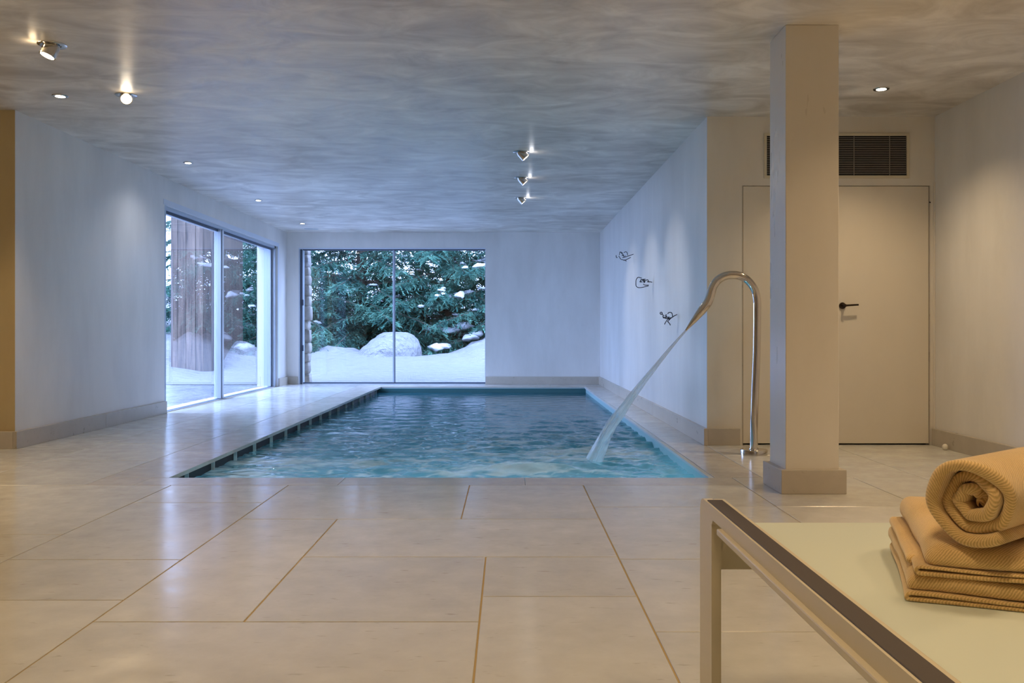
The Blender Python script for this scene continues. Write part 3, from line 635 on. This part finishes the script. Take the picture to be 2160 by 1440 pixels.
towel('folded_towel', [rbox(.022, .43, .0, .35, .061, .108, .0215), ufold(.018, .43, .002, .35, .0445, .064, .0078, 0), rbox(.004, .42, .06, .36, .046, .062, .0078, nw=6)], d_up, 'upper folded tan towel lying under the rolled towel')
# rolled towel: rounded ribbon swept along a spiral, lying on the stack
ax = Vector((math.sin(math.radians(52)), math.cos(math.radians(52)), 0)); sx_ = Vector((ax.y, -ax.x, 0)); up = Vector((0, 0, 1))
cc = Vector((.763, 1.44, SZ+.1045+.070)); L = .40; t = .0215; pth = []
turns = 3.05
for k in range(260):
    s = k/259; th = s*turns*2*PI; rad_ = .0045+.0645*s**.92; th0 = th-turns*2*PI-.30*PI
    px, pz = rad_*math.cos(th0), rad_*math.sin(th0)
    px *= 1+.10*(1-s); pz *= 1-.07*(1-s)
    px += .0018*math.sin(5*th); pz += .0016*math.sin(4*th+1); pth.append((px, pz))
V = []; Fc = []; A_ = []; arc = 0
for k, (px, pz) in enumerate(pth):
    q0 = pth[max(k-1, 0)]; q1 = pth[min(k+1, 259)]; tx, tz = q1[0]-q0[0], q1[1]-q0[1]; LL = math.hypot(tx, tz); nx_, nz_ = -tz/LL, tx/LL
    if k: arc += math.hypot(px-pth[k-1][0], pz-pth[k-1][1])
    tt = t*(.93+.1*math.sin(k*.23)); endo = .010*math.sin(k*.045+1)+.006*math.sin(k*.11)-.012*(k/259)**2; ring = []
    for j in range(11): an = PI*j/10; ring.append((endo+tt/2-tt/2*math.sin(an), tt/2*math.cos(an)))
    for j in range(1, 25): ring.append((endo+tt/2+(L-tt)*j/24, -tt/2))
    for j in range(24, 0, -1): ring.append((endo+tt/2+(L-tt)*j/24, tt/2))
    for yy, w in ring: V.append(cc+ax*yy+sx_*(px+nx_*w)+up*(pz+nz_*w)); A_.append((arc, yy+w*.8, 0))
nr = len(ring)
for k in range(259):
    for j in range(nr): a = k*nr+j; c = k*nr+(j+1) % nr; Fc.append((a, a+nr, c+nr, c))
Fc.append(tuple(range(nr))); Fc.append(tuple(259*nr+j for j in range(nr))[::-1])
me = bpy.data.meshes.new('roll'); me.from_pydata(V, [], Fc); at = me.attributes.new('strand', 'FLOAT_VECTOR', 'POINT'); at.data.foreach_set('vector', np.array(A_, np.float32).ravel())
bm = bmesh.new(); bm.from_mesh(me); bmesh.ops.recalc_face_normals(bm, faces=bm.faces[:]); bm.to_mesh(me); bm.free()
link('rolled_towel', me, M['towel'], smooth=True, label='rolled tan towel showing its spiral end, on top of the folded towels', cat='towel')

# ------------------------------------------------------------------ outside
def gh(X, Y):                                   # height of the snow
    z = -.02+.34*np.clip((Y-16.2)/3.3, 0, 1)**.8
    z += .13*(fbm(X*.55, Y*1.3, 4, 61)-.5)*np.clip((Y-15.6), 0, 1)+.22*(np.abs(fbm(X*1.4, Y*1.1, 4, 69)-.5))*np.clip((Y-19.3)*1.2, 0, 1)
    z += .46*np.exp(-((X+.35)/.75)**2)*np.clip((Y-18.7)/1.5, 0, 1)*(1+1.1*(fbm(X*3, Y*3, 4, 63)-.5))
    z += .24*np.exp(-((X+4.0)/.9)**2-((Y-20.6)/.7)**2)*(1+1.2*(fbm(X*4, Y*4, 3, 67)-.5))
    z += np.clip((Y-23)/12, 0, 1)*1.4
    z += np.clip((-X-6.0)/3, 0, 1)*.55*np.clip((Y-12)/3, 0, 1)
    z += .5*np.exp(-((X+5.7)/.5)**2-((Y-18.6)/.8)**2)+.3*np.exp(-((X-1.5)/.9)**2-((Y-18.9)/1)**2)
    return z
def ground_patch(x0, x1, y0, y1, nx, ny):
    x = np.linspace(x0, x1, nx); y = np.linspace(y0, y1, ny); X, Y = np.meshgrid(x, y, indexing='ij')
    return np.stack([X, Y, gh(X, Y)], -1).reshape(-1, 3), grid_faces(nx, ny)
v1, f1 = ground_patch(-22, 14, 15.34, 44, 260, 230); v2, f2 = ground_patch(-22, -6.4, 4, 15.34, 60, 50)
link('ground', np_mesh('ground', np.vstack([v1, v2]), np.vstack([f1, f2+len(v1)])), M['snow'], smooth=True, kind='structure', label='deep drifted snow covering the garden outside the windows', cat='ground')
struct('terrace', MB().box(-6.5, XL-.35, YL+.3, 15.6, -.2, -.03), M['terrace'], label='wet dark stone terrace outside the sliding glass doors', cat='terrace')
# mushroom-shaped mound
n1, n2 = 96, 48; th = np.linspace(0, 2*PI, n1, endpoint=False); ph = np.linspace(0, 1, n2); TH, PH = np.meshgrid(th, ph, indexing='ij')
rp = np.interp(PH, [0, .12, .28, .42, .52, .60, .70, .80, 1], [0.02, .27, .43, .52, .565, .59, .60, .60, .62]); zp = np.interp(PH, [0, .12, .28, .42, .52, .60, .70, .80, 1], [.60, .585, .52, .40, .30, .22, .14, .06, -.12])
lean = np.cos(TH-PI); rp = rp*(1+.04*np.sin(3*TH+1)+.05*(fbm(TH*2+5, PH*9, 3, 71)-.5)); rp = rp+np.clip(lean, 0, 1)*.42*np.clip((.46-zp)/.5, 0, 1)
zz = zp+.02*np.sin(34*zp+2*TH)*np.clip(PH*3, 0, 1)*.5
v = np.stack([-2.62+rp*np.cos(TH), 20.3+rp*np.sin(TH)*.85, .30+zz], -1).reshape(-1, 3)
i, j = np.meshgrid(np.arange(n1), np.arange(n2-1), indexing='ij'); a = (i*n2+j).ravel(); c = (((i+1) % n1)*n2+j).ravel()
fc = np.stack([a, a+1, c+1, c], 1)
link('snow_mound', np_mesh('mound', v, fc), M['snow'], smooth=True, label='rounded snow-capped mound outside the far window, behind its mullion', cat='snow mound')

# spruces
def spruce(x, y, height, rad0, nb, label, seed, trunk=True, dens=1.0, snow=.18):
    r = np.random.default_rng(seed); zg = float(gh(np.array([x]), np.array([y]))[0])
    t = empty('spruce_tree', (x, y, zg-.1), label=label, cat='tree')
    if trunk: MB().tube([(x, y, zg-.2), (x+.03, y, zg+height*.4), (x, y, zg+height)], [.17, .11, .01], 12).build('trunk', M['bark'], t, smooth=True)
    Q = []; S = []; BR = MB()
    for b_ in range(nb):
        hz = (b_+r.random())/nb; z = zg+.25+(height-.3)*hz**1.4; L = (rad0*(1-(z-zg)/height)+.15)*r.uniform(.75, 1.12); az = r.uniform(0, 2*PI)
        d = np.array([math.cos(az), math.sin(az)]); s = np.linspace(0, 1, 9)
        dz = L*(.10*s-.42*s**2+.16*s**3)+r.uniform(-.05, .05)
        P0 = np.stack([x+d[0]*L*s, y+d[1]*L*s, z+dz], 1)
        BR.tube([tuple(q) for q in P0[::2]], [.018*(1-k/5)+.004 for k in range(len(P0[::2]))], 4, caps=False)
        nt = int((26+20*L)*dens); ts = r.uniform(.10, 1, nt)**.8; sd = r.choice([-1, 1], nt)
        bp = np.stack([np.interp(ts, s, P0[:, k]) for k in range(3)], 1)
        perp = np.array([-d[1], d[0]]); fwd = r.uniform(.35, .9, nt); tl = (.16+.30*(1-ts))*r.uniform(.7, 1.3, nt)*min(1.5, .6+L*.35)
        td = np.stack([perp[0]*sd+d[0]*fwd, perp[1]*sd+d[1]*fwd, r.uniform(-.75, -.1, nt)], 1); td /= np.linalg.norm(td, axis=1, keepdims=True)
        nq = 9; u_ = (np.arange(nq)+.5)/nq
        c0 = bp[:, None]+td[:, None]*(tl[:, None]*u_[None])[..., None]; c0[..., 2] -= (u_**2)[None]*tl[:, None]*.35
        c0 = c0.reshape(-1, 3); k = len(c0); dd = np.repeat(td, nq, 0)+r.normal(0, .45, (k, 3)); dd /= np.linalg.norm(dd, axis=1, keepdims=True)
        sdv = np.cross(dd, r.normal(0, 1, (k, 3))+np.array([0, 0, 1.2])); sdv /= np.linalg.norm(sdv, axis=1, keepdims=True)
        ln = r.uniform(.05, .10, k)[:, None]; wd = r.uniform(.009, .019, k)[:, None]
        Q.append(np.stack([c0-dd*ln*.3-sdv*wd, c0-dd*ln*.3+sdv*wd, c0+dd*ln+sdv*wd*.35, c0+dd*ln-sdv*wd*.35], 1))
        if r.random() < snow:
            for q in range(r.integers(2, 6)):
                tt = r.uniform(.35, .98); c = np.array([np.interp(tt, s, P0[:, k]) for k in range(3)])+[r.normal(0, .06), r.normal(0, .06), .03]; S.append((c, r.uniform(.03, .075) if snow < .3 else r.uniform(.05, .17)))
    Q = np.concatenate(Q); v = Q.reshape(-1, 3); f = np.arange(len(v)).reshape(-1, 4)
    link('foliage', np_mesh('needles', v, f), M['needle'], t, kind='stuff')
    BR.build('branches', M['bark'], t, kind='stuff')
    if S:
        m = MB(); bm = bmesh.new(); bmesh.ops.create_icosphere(bm, subdivisions=2, radius=1); bv = [q.co.copy() for q in bm.verts]; bf = [[q.index for q in f_.verts] for f_ in bm.faces]; bm.free()
        for c, sz in S:
            w = [random.uniform(.6, 1.35) for _ in bv]; ex, ey = random.uniform(.8, 1.9), random.uniform(.8, 1.6)
            m.add([(c[0]+q.x*sz*ex*k, c[1]+q.y*sz*ey*k, c[2]+q.z*sz*.55*k) for q, k in zip(bv, w)], bf)
        m.build('snow_clumps', M['branch_snow'], t, smooth=True, kind='stuff')
spruce(-5.9, 22.9, 8.5, 3.0, 140, 'dark spruce tree behind the snow at the left edge of the far window', 11)
spruce(-3.9, 23.2, 9.5, 3.3, 175, 'tall spruce tree behind the snow mound, left of the window mullion', 12)
spruce(-1.55, 23.4, 9.5, 3.3, 175, 'tall spruce tree seen just right of the window mullion', 13)
spruce(.45, 22.7, 9.0, 3.0, 165, 'snow-dusted spruce tree at the right edge of the far window', 14, snow=.4)
spruce(2.9, 24.5, 8.0, 2.6, 60, 'spruce tree beyond the right edge of the far window', 15)
spruce(-8.4, 24.5, 8.0, 2.6, 70, 'spruce tree outside beyond the sliding glass doors, behind the shed', 16)
spruce(-2.8, 27.5, 10, 3.4, 110, 'rear spruce tree between the two tall ones', 17, dens=.8)
spruce(-6.6, 28.0, 10, 3.4, 100, 'rear spruce tree further left behind the garden', 18, dens=.8)
spruce(1.4, 27.5, 10, 3.4, 100, 'rear spruce tree on the right behind the garden', 19, dens=.8)
# plank shed seen through the sliding doors
sh = empty('wooden_shed', (-6.0, 17.6, .1), label='weathered vertical plank shed with snowy roof outside the sliding glass doors', cat='shed')
x = -6.62; k = 0
while x < -5.75:
    w = random.uniform(.13, .2); MB().box(x+.004, x+w-.004, 17.2+random.uniform(0, .015), 17.24, .0, 3.3).build('plank', M['wood'], sh); x += w
MB().box(-6.62, -5.75, 17.24, 19.0, 0, 3.28).build('shed_body', M['wood'], sh)
m = MB().bbox(-6.8, -5.6, 16.9, 19.3, 3.3, 3.38, b=.01); m.build('roof', M['wood'], sh); MB().bbox(-6.85, -5.55, 16.85, 19.35, 3.38, 3.72, b=.14, seg=5).build('roof_snow', M['snow'], sh, smooth=True)
# stone facing beside the far window
sw = empty('stone_facing', (-3.8, 15.45, 0), label='rough field stone facing outside, at the left edge of the far window', cat='stone wall')
z = -.05; rr_ = random.Random(5)
while z < 2.6:
    hgt = rr_.uniform(.13, .26); xx = -4.15; xe = -3.50+rr_.uniform(-.02, .02)
    while xx < xe-.04:
        w = min(rr_.uniform(.18, .34), xe-xx); 
        if xe-(xx+w) < .1: w = xe-xx
        bm = bmesh.new(); bmesh.ops.create_cube(bm, size=1); bmesh.ops.subdivide_edges(bm, edges=bm.edges[:], cuts=2, use_grid_fill=True)
        for q in bm.verts:
            n_ = q.co.normalized()*.62; q.co = q.co.lerp(n_, .35); q.co = Vector((xx+w/2+q.co.x*w+rr_.uniform(-.008, .008), 15.52+q.co.y*.26+rr_.uniform(-.012, .012), z+hgt/2+q.co.z*hgt*1.02))
        me = bpy.data.meshes.new('stone'); bm.to_mesh(me); bm.free(); link('stone', me, M['rock'], sw, smooth=True); xx += w
    z += hgt
